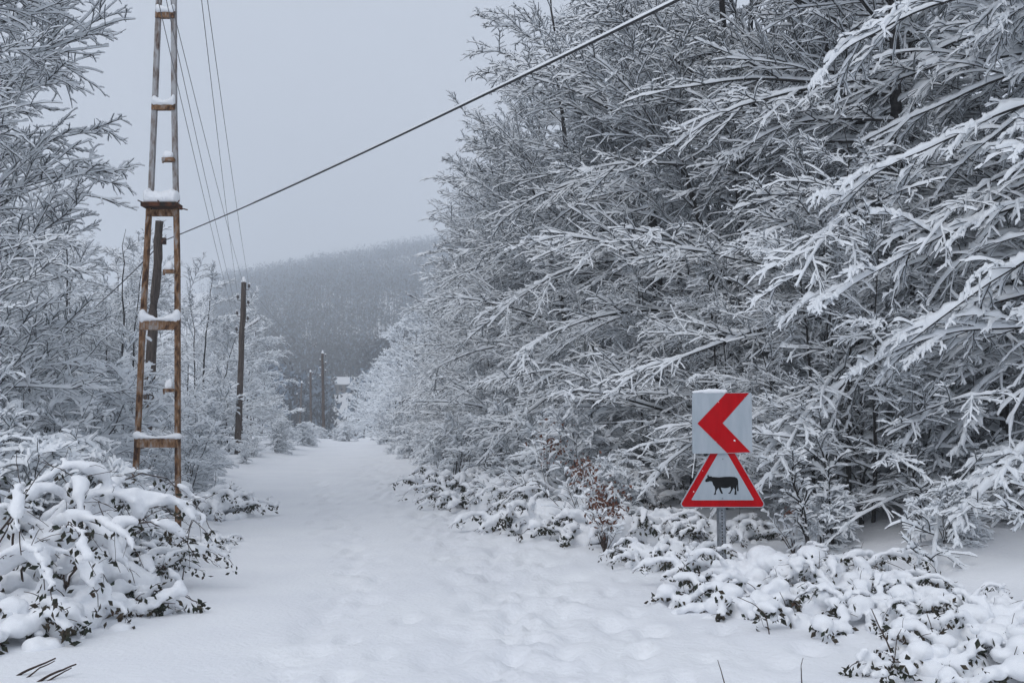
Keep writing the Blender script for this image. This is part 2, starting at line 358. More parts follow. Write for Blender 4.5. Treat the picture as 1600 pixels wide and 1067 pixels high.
# ------------------------------------------------------------------ far wooded hillside
for HY in np.arange(215, 420, 1.0):
    HX = (520 - 800)/F*HY + 3.2
    if gz(HX, HY) > at(521, 613, HY).z: break
def far_wood():
    rng = np.random.default_rng(11); mb = MB(); n = 11000
    d = rng.uniform(135**0.55, 660**0.55, n)**(1/0.55); u = np.where(rng.random(n) < 0.78, rng.uniform(330, 760, n), rng.uniform(-500, 1700, n))
    x = (u - 800)/F*d; y = d; z = ground_z(x, y)
    keep = ~((x > xl(y) - 4) & (x < xr(y) + 4) & (y < 150)) & ~((np.abs(x - HX*y/HY) < 4.5*y/HY + .5) & (y > 110) & (y < HY + 6)); x, y, z = x[keep], y[keep], z[keep]; n = len(x)
    H = rng.uniform(7, 12, n); rr = H*rng.uniform(0.28, 0.44, n); kk = 22
    # sprays of twigs: upright narrow triangles through each crown
    ph = rng.uniform(0, 2*np.pi, (n, kk)); rad_ = np.sqrt(rng.random((n, kk))); h = rng.uniform(0.0, 1.0, (n, kk))**1.15
    pr = np.sqrt(np.clip(1 - ((h - 0.45)/0.57)**2, 0.02, 1))*rr[:, None]*rad_
    p = np.stack([x[:, None] + np.cos(ph)*pr, y[:, None] + np.sin(ph)*pr, z[:, None] + H[:, None]*h], -1)
    a = rng.normal(0, 1, (n, kk, 3)); a[..., 2] = np.abs(a[..., 2])*1.6; a = norm(a)*rng.uniform(0.35, 0.85, (n, kk, 1))
    b = norm(np.cross(a, rng.normal(0, 1, (n, kk, 3))))*rng.uniform(0.18, 0.42, (n, kk, 1))
    v = np.stack([p - a*0.6 - b, p - a*0.6 + b, p + a], 2)
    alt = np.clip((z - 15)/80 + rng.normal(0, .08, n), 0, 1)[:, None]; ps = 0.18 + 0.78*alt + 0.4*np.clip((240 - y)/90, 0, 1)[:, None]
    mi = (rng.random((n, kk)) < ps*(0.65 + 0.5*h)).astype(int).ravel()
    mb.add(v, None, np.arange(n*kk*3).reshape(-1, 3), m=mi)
    # trunks
    t = np.stack([np.stack([x - 0.14, y, z - 0.5], -1), np.stack([x + 0.14, y, z - 0.5], -1), np.stack([x, y, z + H*0.9], -1)], 1)
    mb.add(t, None, np.arange(n*3).reshape(-1, 3), m=np.zeros(n, int))
    TRIS['far_wood'] = mb.tri()
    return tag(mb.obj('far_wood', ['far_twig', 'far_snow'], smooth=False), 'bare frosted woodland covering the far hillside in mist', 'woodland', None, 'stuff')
far_wood()

# ------------------------------------------------------------------ trees
PI = math.pi
T_fore = make_tree('foreground_tree', 21, 9.0, 0.15, nl=30, tl=(0.14, 0.97), az0=PI, azs=0.55, elev=(-0.1, 0.4), L=(4.0, 6.2), droop=0.50, n2=14, n3=8, n4=3, sw=1.4, K=(22, 8, 5, 2), d2=0.34,
                   prof=lambda t: 1.0 - 0.3*t, fine=(90, 26, 7), hi=True, l2=(0.22, 0.48), ang=(0.35, 0.95), rmax=0.026, tk=0.75)
T_a = make_tree('edge_tree', 3, 11.5, 0.14, lean=(-0.05, 0), nl=54, azs=1.15, elev=(0.0, 0.5), L=(2.2, 4.6), droop=0.28, n2=12, n3=8, n4=2, sw=0.93, K=(16, 6, 4, 2), tw=1.1)
T_b = make_tree('edge_tree_b', 8, 12.0, 0.12, lean=(-0.07, 0.02), nl=56, azs=1.1, elev=(0.1, 0.65), L=(2.0, 4.4), droop=0.28, n2=11, n3=8, n4=2, sw=0.93, K=(14, 6, 4, 2), stems=2, tw=1.0)
T_u = make_tree('inner_tree', 14, 13.0, 0.11, nl=38, tl=(0.06, 0.97), azs=2.2, elev=(0.2, 0.8), L=(1.8, 3.4), droop=0.15, n2=9, n3=6, n4=1, sw=1.3, K=(12, 5, 3, 2), fine=(36, 14, 5), tw=0.8)
T_l = make_tree('left_tree', 31, 11.5, 0.075, nl=54, tl=(0.05, 0.97), az0=0, azs=1.5, elev=(0.4, 1.0), L=(1.5, 3.1), droop=0.10, lift=0.04, n2=10, n3=8, n4=1, sw=0.65, K=(14, 6, 4, 2), stems=2, rmax=0.015, tk=0.75)
T_s = make_tree('small_tree', 44, 7.0, 0.055, nl=44, tl=(0.04, 0.96), az0=0, azs=1.7, elev=(0.2, 0.85), L=(1.3, 2.8), droop=0.15, n2=10, n3=7, n4=1, sw=0.9, K=(12, 5, 4, 2), stems=3, fine=(30, 13, 5), rmax=0.016, tk=0.8)
T_f = make_tree('far_tree', 52, 9.0, 0.10, nl=38, tl=(0.03, 0.97), az0=PI, azs=1.6, elev=(0.1, 0.65), L=(1.8, 3.4), droop=0.2, n2=9, n3=6, sw=1.5, K=(8, 4, 3, 2), fine=(14, None, None), tw=0.9, rmax=0.02)
T_sh = make_tree('shrub', 61, 2.3, 0.022, nl=30, tl=(0.1, 0.97), az0=0, azs=3.0, elev=(0.2, 0.9), L=(0.5, 1.1), droop=0.3, n2=7, n3=4, sw=1.2, K=(8, 4, 3, 2), stems=9, tk=0.6, fine=(10, 6, None))
T_sh2 = make_tree('shrub_b', 67, 1.6, 0.018, nl=26, tl=(0.1, 0.97), az0=0, azs=3.0, elev=(0.0, 0.7), L=(0.5, 1.0), droop=0.6, n2=7, n3=4, sw=1.4, K=(8, 4, 3, 2), stems=9, tk=0.6, fine=(10, 6, None))

rnd = random.Random(4)
ORD = ['nearest', 'second', 'third', 'fourth', 'fifth', 'sixth', 'seventh', 'eighth', 'ninth', 'tenth', 'eleventh', 'twelfth', 'thirteenth', 'fourteenth', 'fifteenth']
def nth(k): return ORD[k] if k == 0 else ORD[k] + ' nearest'
def tree(parts, x, y, rz, sc, label, group=None, name='snowy_tree', cat='tree', mirror=False):
    return place(parts, name, (x, y, gz(x, y) - 0.02), rz, sc, label, cat, group, mirror)

# right-hand wood: the two whose limbs hang into the picture
tree(T_fore, 8.3, 10.6, 0.10, 1.0, 'tree at the far right whose thick snow-laden limbs droop behind the red signs')
tree(T_fore, 10.6, 14.2, -0.30, 1.15, 'second heavily laden tree at the far right, limbs reaching over the top of the picture', mirror=True)
EG = 'trees edging the right side of the road'
edge = [(T_a, 13.5, 3.6, 0.05, 0.95, 'tree standing directly behind the chevron sign, its fan of branches leaning left'),
        (T_b, 17.0, 3.3, 0.2, 1.0, 'tree just left of and behind the road signs, tall with forked stems'),
        (T_a, 20.5, 3.2, -0.35, 1.05, 'tree under the overhead cable right of the road, with long left-reaching branches'),
        (T_b, 24.0, 3.1, -0.1, 1.0, 'tree whose crown makes the leftmost bulge of the right-hand wood against the sky'),
        (T_a, 28.0, 3.2, 0.25, 0.92, 'tree just beyond the leftmost bulge of the right-hand wood'),
        (T_b, 32.5, 3.1, 0.4, 0.86, 'mid-distance tree on the right verge with low branches over the snow'),
        (T_a, 37.5, 3.0, -0.2, 0.80, 'mid-distance right verge tree facing the leaning pole with insulators'),
        (T_f, 43.0, 2.9, 0.1, 0.95, 'right verge tree level with the point where the road narrows'),
        (T_f, 49.0, 2.9, -0.4, 0.92, 'small far tree on the right of the narrowing road')]
for p, y, off, rz, sc, lab in edge:
    tree(p, float(xr(y)) + off + 0.9, y, rz, sc, lab, EG, mirror=rnd.random() < 0.4)
EG2 = 'trees filling the right-hand roadside row'
for k, (y, off) in enumerate(((12.6, 6.4), (15.2, 5.0), (18.7, 5.2), (22.2, 5.4), (26.0, 5.2), (30.2, 5.0), (35.0, 4.8), (40.2, 4.6), (46.0, 4.4), (52.0, 4.0))):
    tree((T_a, T_b)[k % 2] if y < 38 else T_f, float(xr(y)) + off, y, rnd.uniform(-.5, .5), rnd.uniform(.88, 1.0), f'{nth(k)} of the snowy trees standing in the gaps of the right roadside row', EG2, mirror=rnd.random() < .5)
for k, (y, off) in enumerate(((12.9, 2.7), (14.9, 2.4), (17.2, 2.2), (19.6, 2.2), (22.0, 2.3), (24.7, 2.2), (27.6, 2.2), (31, 2.1), (34.6, 2.1), (38.6, 2.0), (43, 2.0), (48, 1.9))):
    tree(T_s, float(xr(y)) + off, y, PI + rnd.uniform(-.7, .7), rnd.uniform(.48, .66), f'{nth(k)} low bushy tree leaning over the right road edge', 'low trees at the right road edge', mirror=rnd.random() < .5)
for k, (x, y) in enumerate(((4.3, 12.6), (5.4, 13.6), (6.6, 13.2), (8.0, 14.6), (9.4, 16.0), (7.2, 16.8), (5.2, 16.6), (10.6, 18.6))):
    tree(T_s, x, y, PI + rnd.uniform(-1.2, 1.2), rnd.uniform(.45, .75), f'{nth(k)} bushy small tree on the snow bank right of the signs', 'small trees on the right bank', mirror=rnd.random() < .5)
for k, y in enumerate((55, 61, 68, 76, 85, 95, 106, 118, 132)):
    tree(T_f, float(xr(y)) + 2.9 + rnd.uniform(-.4, .6), y, rnd.uniform(-.6, .6), rnd.uniform(.82, .95), f'{nth(k)} of the distant white trees lining the far right of the road', 'distant trees right of the road', mirror=rnd.random() < .5)
for row, (off, ylist) in enumerate(((7.2, (15.5, 19, 22.5, 26.5, 31, 36, 42, 50, 60)), (10.0, (17.5, 21.5, 26, 31, 37, 44, 53)), (13.6, (20, 25, 30, 37, 46)), (17.5, (24, 30, 37, 46)), (22, (30, 38, 48)), (27, (38, 48)))):
    for k, y in enumerate(ylist):
        x = float(xr(y)) + off + rnd.uniform(-.9, .9); yy = y + rnd.uniform(-.9, .9)
        p = (T_u, T_b, T_u, T_a)[(k + int(off)) % 4] if off < 12 else T_u
        tree(p, x, yy, rnd.uniform(-.7, .7) if p is not T_u else rnd.uniform(0, 6.28), rnd.uniform(.9, 1.08), f'{nth(k)} snowy tree in the {ORD[row + 1]} row back inside the right-hand wood', 'trees deep in the right-hand wood', mirror=rnd.random() < .5)

for k, (x, y, sc_) in enumerate(((-12.7, 66.5, .55), (-11.6, 68, .7), (-10.4, 63, .6), (-9.6, 58.5, .7), (-10.6, 60.5, .5))):
    place(T_sh2, 'snowy_shrub', (x, y, gz(x, y) - .04), k*1.3, sc_, f'{nth(k)} of the small shrubs where the road drops out of sight', 'shrub', 'shrubs at the crest of the road')
# left-hand trees
left = [(T_l, -7.7, 12.4, 0.3, 0.95, 'tree just outside the left edge sending level snowy boughs into the picture'),
        (T_l, -8.5, 15.4, -0.1, 1.3, 'tall tree at the left picture edge with rising snowy branches'),
        (T_l, -11.2, 18.0, 0.4, 1.15, 'tall tree behind the one at the left picture edge'),
        (T_l, -8.4, 13.8, -0.6, 1.3, 'tallest tree of the left edge, top cut off by the picture'),
        (T_l, -12.2, 21.0, -0.5, 0.9, 'tree behind the rusty lattice mast, nearest on its left'),
        (T_s, -11.2, 28.5, 1.2, 0.98, 'small tree right behind the leaning wooden pole'),
        (T_s, -13.2, 34.0, 2.6, 1.02, 'small bushy tree between the leaning pole and the pole with insulators'),
        (T_s, -12.4, 39.5, -0.4, 1.06, 'small tree just behind the pole with insulators'),
        (T_s, -12.6, 46.0, 0.3, 1.0, 'small tree right of the pole with insulators, branches spread over the valley'),
        (T_s, -14.0, 53.0, -0.2, 0.95, 'last full-crowned small tree before the distant poles on the left')]
for p, x, y, rz, sc, lab in left: tree(p, x, y, rz, sc, lab, 'trees along the left of the road')
for k, (x, y) in enumerate(sorted(((-15, 23), (-14.5, 27), (-17.5, 31), (-15, 33), (-19, 37), (-15.5, 41), (-18, 47), (-17.5, 54), (-21, 44), (-22, 34), (-13.5, 30.5), (-20, 28)), key=lambda q: q[1])):
    tree(T_s if x > -18 else T_l, x, y, rnd.uniform(0, 6.28), rnd.uniform(.92, 1.12)*(1 if x > -18 else .8), f'{nth(k)} of the snowy trees in the thicket behind the left roadside row', 'thicket trees on the left', mirror=rnd.random() < .5)
for k, (x, y) in enumerate(sorted(((-16.5, 62), (-19, 70), (-23.5, 78), (-22, 88), (-26, 98), (-30, 110), (-29, 122), (-36, 135), (-22, 66), (-27, 86)), key=lambda q: q[1])):
    tree(T_f, x, y, rnd.uniform(0, 6.28), rnd.uniform(.62, .78), f'{nth(k)} of the pale small trees in the mist left of the far poles', 'distant trees on the left', mirror=rnd.random() < .5)

# shrubs along both verges
def shrub(p, x, y, sc, label, group):
    u = 800 + F*x/y                                  # nothing tall grows right in front of the two near wooden poles
    if (195 < u < 270 and y < 25) or (340 < u < 412 and y < 37): sc *= 0.42
    return place(p, 'snowy_shrub', (x, y, gz(x, y) - 0.04), rnd.uniform(0, 6.28), sc, label, 'shrub', group)
for k, y in enumerate((14.6, 16.4, 18.4, 20.5, 22.8, 25.5, 28.5, 32, 36, 40.5, 46, 52, 58)):
    shrub(rnd.choice((T_sh, T_sh2)), float(xr(y)) + rnd.uniform(.7, 1.2), y, rnd.uniform(.75, 1.0)*(0.8 if y < 16 else 1), f'{nth(k)} snow-loaded twiggy shrub at the right road edge below the trees', 'shrubs along the right verge')
for k, y in enumerate((12.8, 14.2, 16.5, 19, 22, 25, 29, 34)):
    shrub(T_sh, float(xr(y)) + rnd.uniform(2.4, 4.2), y, rnd.uniform(.8, 1.15), f'{nth(k)} thin-stemmed snowy shrub between the trunks of the right-hand wood', 'undergrowth of the right-hand wood')
for k, y in enumerate((17.5, 19.5, 22, 25, 28, 31, 34.5, 38.5, 43, 48, 54, 60, 67, 75, 84)):
    shrub(rnd.choice((T_sh, T_sh2)), float(xl(y)) - rnd.uniform(.8, 1.3), y, rnd.uniform(.6, .9), f'{nth(k)} low snow-loaded shrub along the left road edge beyond the mast', 'shrubs along the left verge')
for k, y in enumerate((15.2, 16.8, 19, 21.5, 24.5, 28, 32, 37)):
    shrub(T_sh, float(xl(y)) - rnd.uniform(2.4, 4.5), y, rnd.uniform(.9, 1.3), f'{nth(k)} taller snowy shrub in the thicket left of the road', 'undergrowth of the left-hand thicket')

for k, (x, y, sc_) in enumerate(((4.6, 10.6, .45), (5.7, 11.4, .6), (6.9, 11.0, .5), (7.4, 12.6, .6), (3.6, 11.6, .5))):
    place(T_sh2, 'snowy_shrub', (x, y, gz(x, y) - .04), k*1.7, sc_, f'{nth(k)} little twiggy shrub on the open snow bank right of the sign', 'shrub', 'little shrubs on the right bank')
for k, (x, y, sc_, p) in enumerate(((-5.35, 8.9, .85, T_sh2), (-4.75, 9.9, .8, T_sh2), (-5.7, 10.4, .75, T_sh), (-5.0, 11.2, .85, T_sh2), (-6.3, 11.8, .8, T_sh), (-5.6, 12.9, .8, T_sh2), (-6.6, 13.8, .9, T_sh), (-4.0, 10.7, .45, T_sh2))):
    place(p, 'snowy_shrub', (x, y, gz(x, y) - .04), k*1.1, sc_, f'{nth(k)} twiggy shrub woven into the brambles left of the rusty mast', 'shrub', 'shrubs among the left brambles')
# ------------------------------------------------------------------ bramble thickets under pillows of snow
t_ = (1 + 5**0.5)/2
def ico():
    import bmesh
    bm = bmesh.new(); bmesh.ops.create_icosphere(bm, subdivisions=2, radius=1.0)
    v = np.array([k.co[:] for k in bm.verts]); f = np.array([[q.index for q in k.verts] for k in bm.faces]); bm.free(); return v, f
IV, IF = ico()
def blob_snow(name, C, Rr, voxel, smooth=3, mats='snow'):
    """lumps of snow grown together into one soft skin"""
    C = np.asarray(C); Rr = np.asarray(Rr); n = len(C)
    v = C[:, None] + IV[None]*Rr[:, None]; f = (IF[None] + (np.arange(n)*len(IV))[:, None, None]).reshape(-1, 3)
    mb = MB(); mb.add(v, None, f); o = link('tmp', mb.mesh('tmp', mats))
    m = o.modifiers.new('r', 'REMESH'); m.mode = 'VOXEL'; m.voxel_size = voxel
    s = o.modifiers.new('s', 'SMOOTH'); s.factor = 0.5; s.iterations = smooth
    dg = bpy.context.evaluated_depsgraph_get(); me = bpy.data.meshes.new_from_object(o.evaluated_get(dg)); me.name = name
    bpy.data.objects.remove(o)
    if not me.materials: me.materials.append(M[mats])
    co = np.empty(len(me.vertices)*3, np.float32); me.vertices.foreach_get('co', co); co = co.reshape(-1, 3)
    no = np.empty(len(me.vertices)*3, np.float32); me.vertices.foreach_get('normal', no); no = no.reshape(-1, 3)
    fs = 14.0; nz = vnoise(co[:, 0]*fs + co[:, 2]*fs*.7, co[:, 1]*fs - co[:, 2]*fs*.6 + 40) + 0.6*vnoise(co[:, 0]*fs*2.3 + 9, co[:, 1]*fs*2.3 + co[:, 2]*fs*1.9 + 17)
    co += no*(nz*min(voxel*0.9, 0.02))[:, None].astype(np.float32); me.vertices.foreach_set('co', co.ravel()); me.update()
    me.polygons.foreach_set('use_smooth', np.full(len(me.polygons), True))
    TRIS[name] = sum(len(p.vertices) - 2 for p in me.polygons)
    return me
def leaves_mb(mb, P, rng, size=(0.02, 0.036)):
    n = len(P); a = rng.normal(0, 1, (n, 3)); a[:, 2] -= 0.8; a = norm(a); s = rng.uniform(*size, (n, 1))
    b = norm(np.cross(a, rng.normal(0, 1, (n, 3)))); c = np.cross(a, b)
    v = np.stack([P, P + a*s + b*s*0.55 + c*s*.2, P + a*s*2.1, P + a*s - b*s*0.55 + c*s*.2, P + a*s*1.0 - c*s*.1], 1)
    f = np.array([[0, 1, 4], [1, 2, 4], [2, 3, 4], [3, 0, 4]])
    mb.add(v, None, (f[None] + (np.arange(n)*5)[:, None, None]).reshape(-1, 3))
def make_bramble(name, seed, A, B, H, nst, mound=0.6, voxel=0.024, nleaf=5, fat=1.0, nm=40):
    rng = np.random.default_rng(seed)
    ph = rng.uniform(0, 2*PI, nst); rr = np.sqrt(rng.random(nst))*0.8
    b = np.stack([np.cos(ph)*rr*A, np.sin(ph)*rr*B, np.full(nst, -0.05)], -1)
    az = ph + rng.normal(0, 0.9, nst); L = rng.uniform(0.5, 1.0, nst)*max(A, B)*0.95; hp = H*(1 - 0.55*rr**2)*rng.uniform(0.6, 1.05, nst)
    K = 20; s = np.linspace(0, 1, K + 1)
    prof = np.sin(PI*np.clip(s*0.86, 0, 1))**0.8
    P = b[:, None] + np.stack([np.cos(az)[:, None]*L[:, None]*s, np.sin(az)[:, None]*L[:, None]*s, hp[:, None]*prof], -1)
    P += np.cumsum(rng.normal(0, 0.012, P.shape), 1)
    R = np.linspace(0.007, 0.0025, K + 1)[None]*rng.uniform(0.8, 1.4, (nst, 1))
    st = MB(); tubes(st, P, R, 4)
    # side shoots that poke out of the snow
    P2, R2 = sub(P, R, 5, 0.3, 0.98, rng, (0.5, 1.2), (0.15, 0.35), 0.1, 5, 0.2, 0, 0.12, 1.2, 0.7, 0.002, 0.8)
    tubes(st, P2, R2, 3)
    # snow along the upper part of the stems
    tt = np.linspace(0, 1, 44)[None] + rng.uniform(-.01, .01, (nst, 44)); tt = np.clip(tt, 0, 1); pk = (0.22 + 0.74*tt)*K; i0 = np.floor(pk).astype(int); fr = (pk - i0)[..., None]
    q = np.take_along_axis(P, i0[..., None].repeat(3, -1), 1)*(1 - fr) + np.take_along_axis(P, np.minimum(i0 + 1, K)[..., None].repeat(3, -1), 1)*fr
    load = (vnoise(tt*4.2 + np.arange(nst)[:, None]*3.7, np.arange(nst)[:, None]*1.3 + tt*0) + 0.5)
    r = (0.016 + 0.060*load**1.2)*rng.uniform(0.8, 1.2, q.shape[:2])*np.minimum(1, 5*(1 - tt) + .35)*fat
    ok = (load > 0.22).ravel()
    c = q.reshape(-1, 3) + np.stack([rng.normal(0, .012, ok.size), rng.normal(0, .012, ok.size), r.ravel()*0.55], -1)
    C = [c[ok]]; RR = [np.stack([r.ravel()*1.1, r.ravel()*1.1, r.ravel()*0.85], -1)[ok]]
    i2 = rng.integers(0, P2.shape[1], (len(P2), 3)); q2 = np.take_along_axis(P2, i2[..., None].repeat(3, -1), 1).reshape(-1, 3)
    r2 = rng.uniform(0.016, 0.040, len(q2))*fat; k2 = rng.random(len(q2)) < 0.3
    C.append((q2 + np.array([0, 0, 0.012]))[k2]); RR.append(np.stack([r2*1.2, r2*1.2, r2*.85], -1)[k2])
    # the heaped body
    pm = rng.uniform(0, 2*PI, nm); rm = np.sqrt(rng.random(nm)); zz = H*mound*(1 - rm**2)*rng.uniform(0.35, 1.0, nm)
    rs = rng.uniform(0.09, 0.2, nm)*(H/0.6)**0.5*(1.1 - 0.5*rm)
    C.append(np.stack([np.cos(pm)*rm*A, np.sin(pm)*rm*B, zz - rs*0.35], -1)); RR.append(np.stack([rs*1.25, rs*1.25, rs*0.85], -1))
    C = np.concatenate(C); RR = np.concatenate(RR)
    snow = blob_snow(name + '_snow', C, RR, voxel)
    lf = MB(); idx = rng.integers(3, K + 1, (nst, nleaf*4)); ql = np.take_along_axis(P, idx[..., None].repeat(3, -1), 1).reshape(-1, 3)
    cl = ql[:, None] + rng.normal(0, 0.028, (len(ql), 3, 3)) - np.array([0, 0, 0.02]); leaves_mb(lf, cl.reshape(-1, 3), rng)
    TRIS[name] = st.tri() + lf.tri()
    return [('stems', st.mesh(name + '_stems', 'stem')), ('leaves', lf.mesh(name + '_leaves', 'leaf', False)), ('snow', snow)]

B_big = make_bramble('bramble_big', 5, 1.4, 1.1, 0.95, 64, mound=0.55, voxel=0.029, fat=0.8, nm=60, nleaf=2)
B_big2 = make_bramble('bramble_tall', 9, 1.25, 1.0, 1.35, 66, mound=0.45, voxel=0.029, fat=0.75, nm=50, nleaf=2)
B_mid = make_bramble('bramble_mound', 12, 1.05, 0.7, 0.50, 30, mound=0.9, voxel=0.021, nleaf=3, nm=70, fat=0.85)
B_mid2 = make_bramble('bramble_mound_b', 15, 0.9, 0.75, 0.45, 28, mound=0.9, voxel=0.021, nleaf=4, nm=60, fat=0.85)
B_low = make_bramble('bramble_low', 18, 0.65, 0.5, 0.30, 14, mound=1.0, voxel=0.018, nleaf=5, nm=30, fat=0.85)
LG = 'brambles at the left verge'; RG = 'brambles at the right verge'
def bramble(p, u, Y, rz, sc, label, group, dz=0.0, x=None):
    x = (u - 800)/F*Y if x is None else x
    return place(p, 'snowy_bramble', (x, Y, gz(x, Y) - 0.05 + dz), rz, sc, label, 'bramble', group)
LG = 'brambles at the left verge'; RG = 'brambles at the right verge'
bramble(B_big, -70, 8.7, 0.3, 1.2, 'tall bramble thicket with a dark hollow at the left picture edge', LG)
bramble(B_big, -10, 10.4, 1.2, 0.9, 'broad bramble thicket left of the rusty mast, stems bowed by snow', LG)
bramble(B_big2, 30, 13.0, 2.6, 0.9, 'bramble thicket behind the broad one, near the left edge', LG)
bramble(B_mid, 130, 9.4, 0.4, 0.85, 'rounded snow-heaped bramble below and left of the mast foot', LG)
bramble(B_big, 130, 12.6, 3.4, 0.55, 'bramble heaped round the left leg of the rusty mast', LG)
bramble(B_mid2, 222, 10.8, 2.0, 0.7, 'bramble mound with dark leaves right in front of the mast foot', LG)
bramble(B_mid, 305, 12.4, 4.4, 0.5, 'low bramble just right of the mast foot with leaves poking out', LG)
bramble(B_low, 120, 8.0, 1.0, 1.2, 'small snow heap over brambles at the lower left edge of the road', LG)
bramble(B_low, 20, 7.6, 2.2, 1.1, 'small snow-capped bramble in the lower left corner above the bare sticks', LG)
bramble(B_mid2, 300, 15.8, 1.0, 1.1, 'bramble mound farther back between the mast and the road', LG)
bramble(B_mid, 215, 16.0, 2.0, 1.1, 'bramble mound behind the rusty mast', LG)
bramble(B_mid, 1215, 9.6, 0.2, 0.85, 'long leafy bramble mound right below the signs', RG)
bramble(B_mid2, 1040, 11.2, 1.4, 0.7, 'bramble mound left of the sign post with snow on top', RG)
bramble(B_mid2, 1340, 8.9, 2.7, 0.7, 'dark-leaved bramble right of the sign post', RG)
bramble(B_low, 1170, 8.7, 0.6, 1.0, 'small low bramble at the road edge in front of the sign', RG)
bramble(B_low, 1300, 8.1, 2.0, 1.0, 'rounded snow pillow over brambles, lower right of the sign', RG)
bramble(B_mid, 1440, 8.0, 3.3, 0.62, 'bramble with arching dark stem at the lower right', RG)
bramble(B_mid2, 1560, 7.2, 5.0, 0.7, 'leafy bramble in the lower right corner', RG)
bramble(B_low, 1450, 6.6, 4.0, 0.8, 'snow-covered hummock at the bottom edge, lower right', RG)
bramble(B_low, 1590, 6.6, 1.0, 1.0, 'small leafy clump at the very corner of the lower right', RG)
bramble(B_mid2, 975, 13.2, 3.0, 1.0, 'bramble mound beside the rust-brown leaves left of the sign', RG)
bramble(B_mid, 880, 15.0, 0.8, 1.15, 'snow-heaped bramble at the road edge farther left of the signs', RG)
bramble(B_big, 930, 16.4, 0.8, 0.95, 'high snow-heaped bush under the trees left of the signs', RG)
bramble(B_mid, 790, 18.0, 2.2, 1.2, 'bramble mound under the leaning branches along the right verge', RG)
bramble(B_mid2, 720, 21.5, 1.2, 1.2, 'farther bramble mound along the right verge', RG)
bramble(B_mid2, 1120, 12.8, 0.5, 0.75, 'bramble mound just behind the sign post', RG)

# ------------------------------------------------------------------ rusty lattice mast
YM = 13.0
def leg_px(tab, v): return np.interp(v, [a for a, b in tab], [b for a, b in tab])
LL = [(-160, 252), (0, 247), (165, 240.5), (290, 235), (340, 231), (500, 222), (700, 213), (740, 210), (860, 205)]
RL = [(-160, 266), (0, 270.5), (165, 271), (320, 274), (420, 276), (700, 276.5), (820, 277), (860, 277)]
bx_ = at(245, 800, YM).x
mast = empty('rusty_mast', (bx_, YM, gz(bx_, YM)), 'tall rusty steel ladder mast standing in the brambles on the left', 'mast')
def rel(p): return Vector(p) - mast.location
def child(mb, name, m, parent, smooth=False):
    o = mb.obj(name, m, parent, smooth)
    return o
for tab, ends in ((LL, (-160, 322, 862)), (RL, (-160, 322, 868))):
    mb = MB(); vs = sorted(set([k for k, _ in tab if k < 868] + [318, 330, 866]))
    for a, b in zip(vs[:-1], vs[1:]):
        A = rel(at(leg_px(tab, a), a, YM)); Bq = rel(at(leg_px(tab, b), b, YM))
        mb.bar(A, Bq, 0.060, 0.012, m=0 if a < 318 else 1)                                  # web of the channel
        for sx in (-1, 1):
            mb.bar(A + Vector((sx*0.0275, 0.028, 0)), Bq + Vector((sx*0.0275, 0.028, 0)), 0.010, 0.06, m=0 if a < 318 else 1)   # flanges
    child(mb, 'leg', ['rust_pale', 'rust'], mast)
def heap(name, a, b, w, h, parent, seed, sagmid=0.0):
    """snow lying on a narrow ledge from a to b"""
    rng = np.random.default_rng(seed); n = 9; C = []; R = []
    for k in range(n):
        t = k/(n - 1); q = np.array(a)*(1 - t) + np.array(b)*t; hh = h*(1 + sagmid*((2*t - 1)**2 - 0.6))*rng.uniform(.85, 1.1)
        C.append(q + np.array([0, 0, hh*0.38])); R.append((np.linalg.norm(np.array(b) - np.array(a))/n*0.95 + .01, w*0.5, hh*0.62))
    return link(name, blob_snow(name, C, R, 0.014, 3), parent)
def rung(v, hpx, snow, mi=0, seed=1, dark=False, sag=0.0):
    xl_, xr_ = leg_px(LL, v), leg_px(RL, v)
    A = rel(at(xl_ - 3.0, v, YM)); Bq = rel(at(xr_ + 3.0, v, YM)); mb = MB(); hm = hpx*YM/F
    A.y -= 0.022; Bq.y -= 0.022
    mb.box((A + Bq)/2, ((Bq - A).length, 0.012, hm)); 
    for s in (-1, 1): mb.box((A + Bq)/2 + Vector((0, 0.030, s*(hm/2 - 0.005))), ((Bq - A).length - 0.01, 0.05, 0.010))
    o = child(mb, 'rung', 'rust_dark' if dark else 'rust', mast)
    if snow:
        top = Vector((0, 0.02, hm/2))
        heap('snow_cap', A + top + Vector((.03, 0, 0)), Bq + top - Vector((.03, 0, 0)), 0.12, snow, o, seed, sag)
rung(-110, 11, 0); rung(24, 10, 0.10, seed=2, sag=.5); rung(168, 9, 0.11, seed=3, sag=.7)
rung(333, 10, 0); rung(508, 15, 0.10, seed=4, sag=1.1); rung(692, 14, 0.07, seed=5, sag=.9)
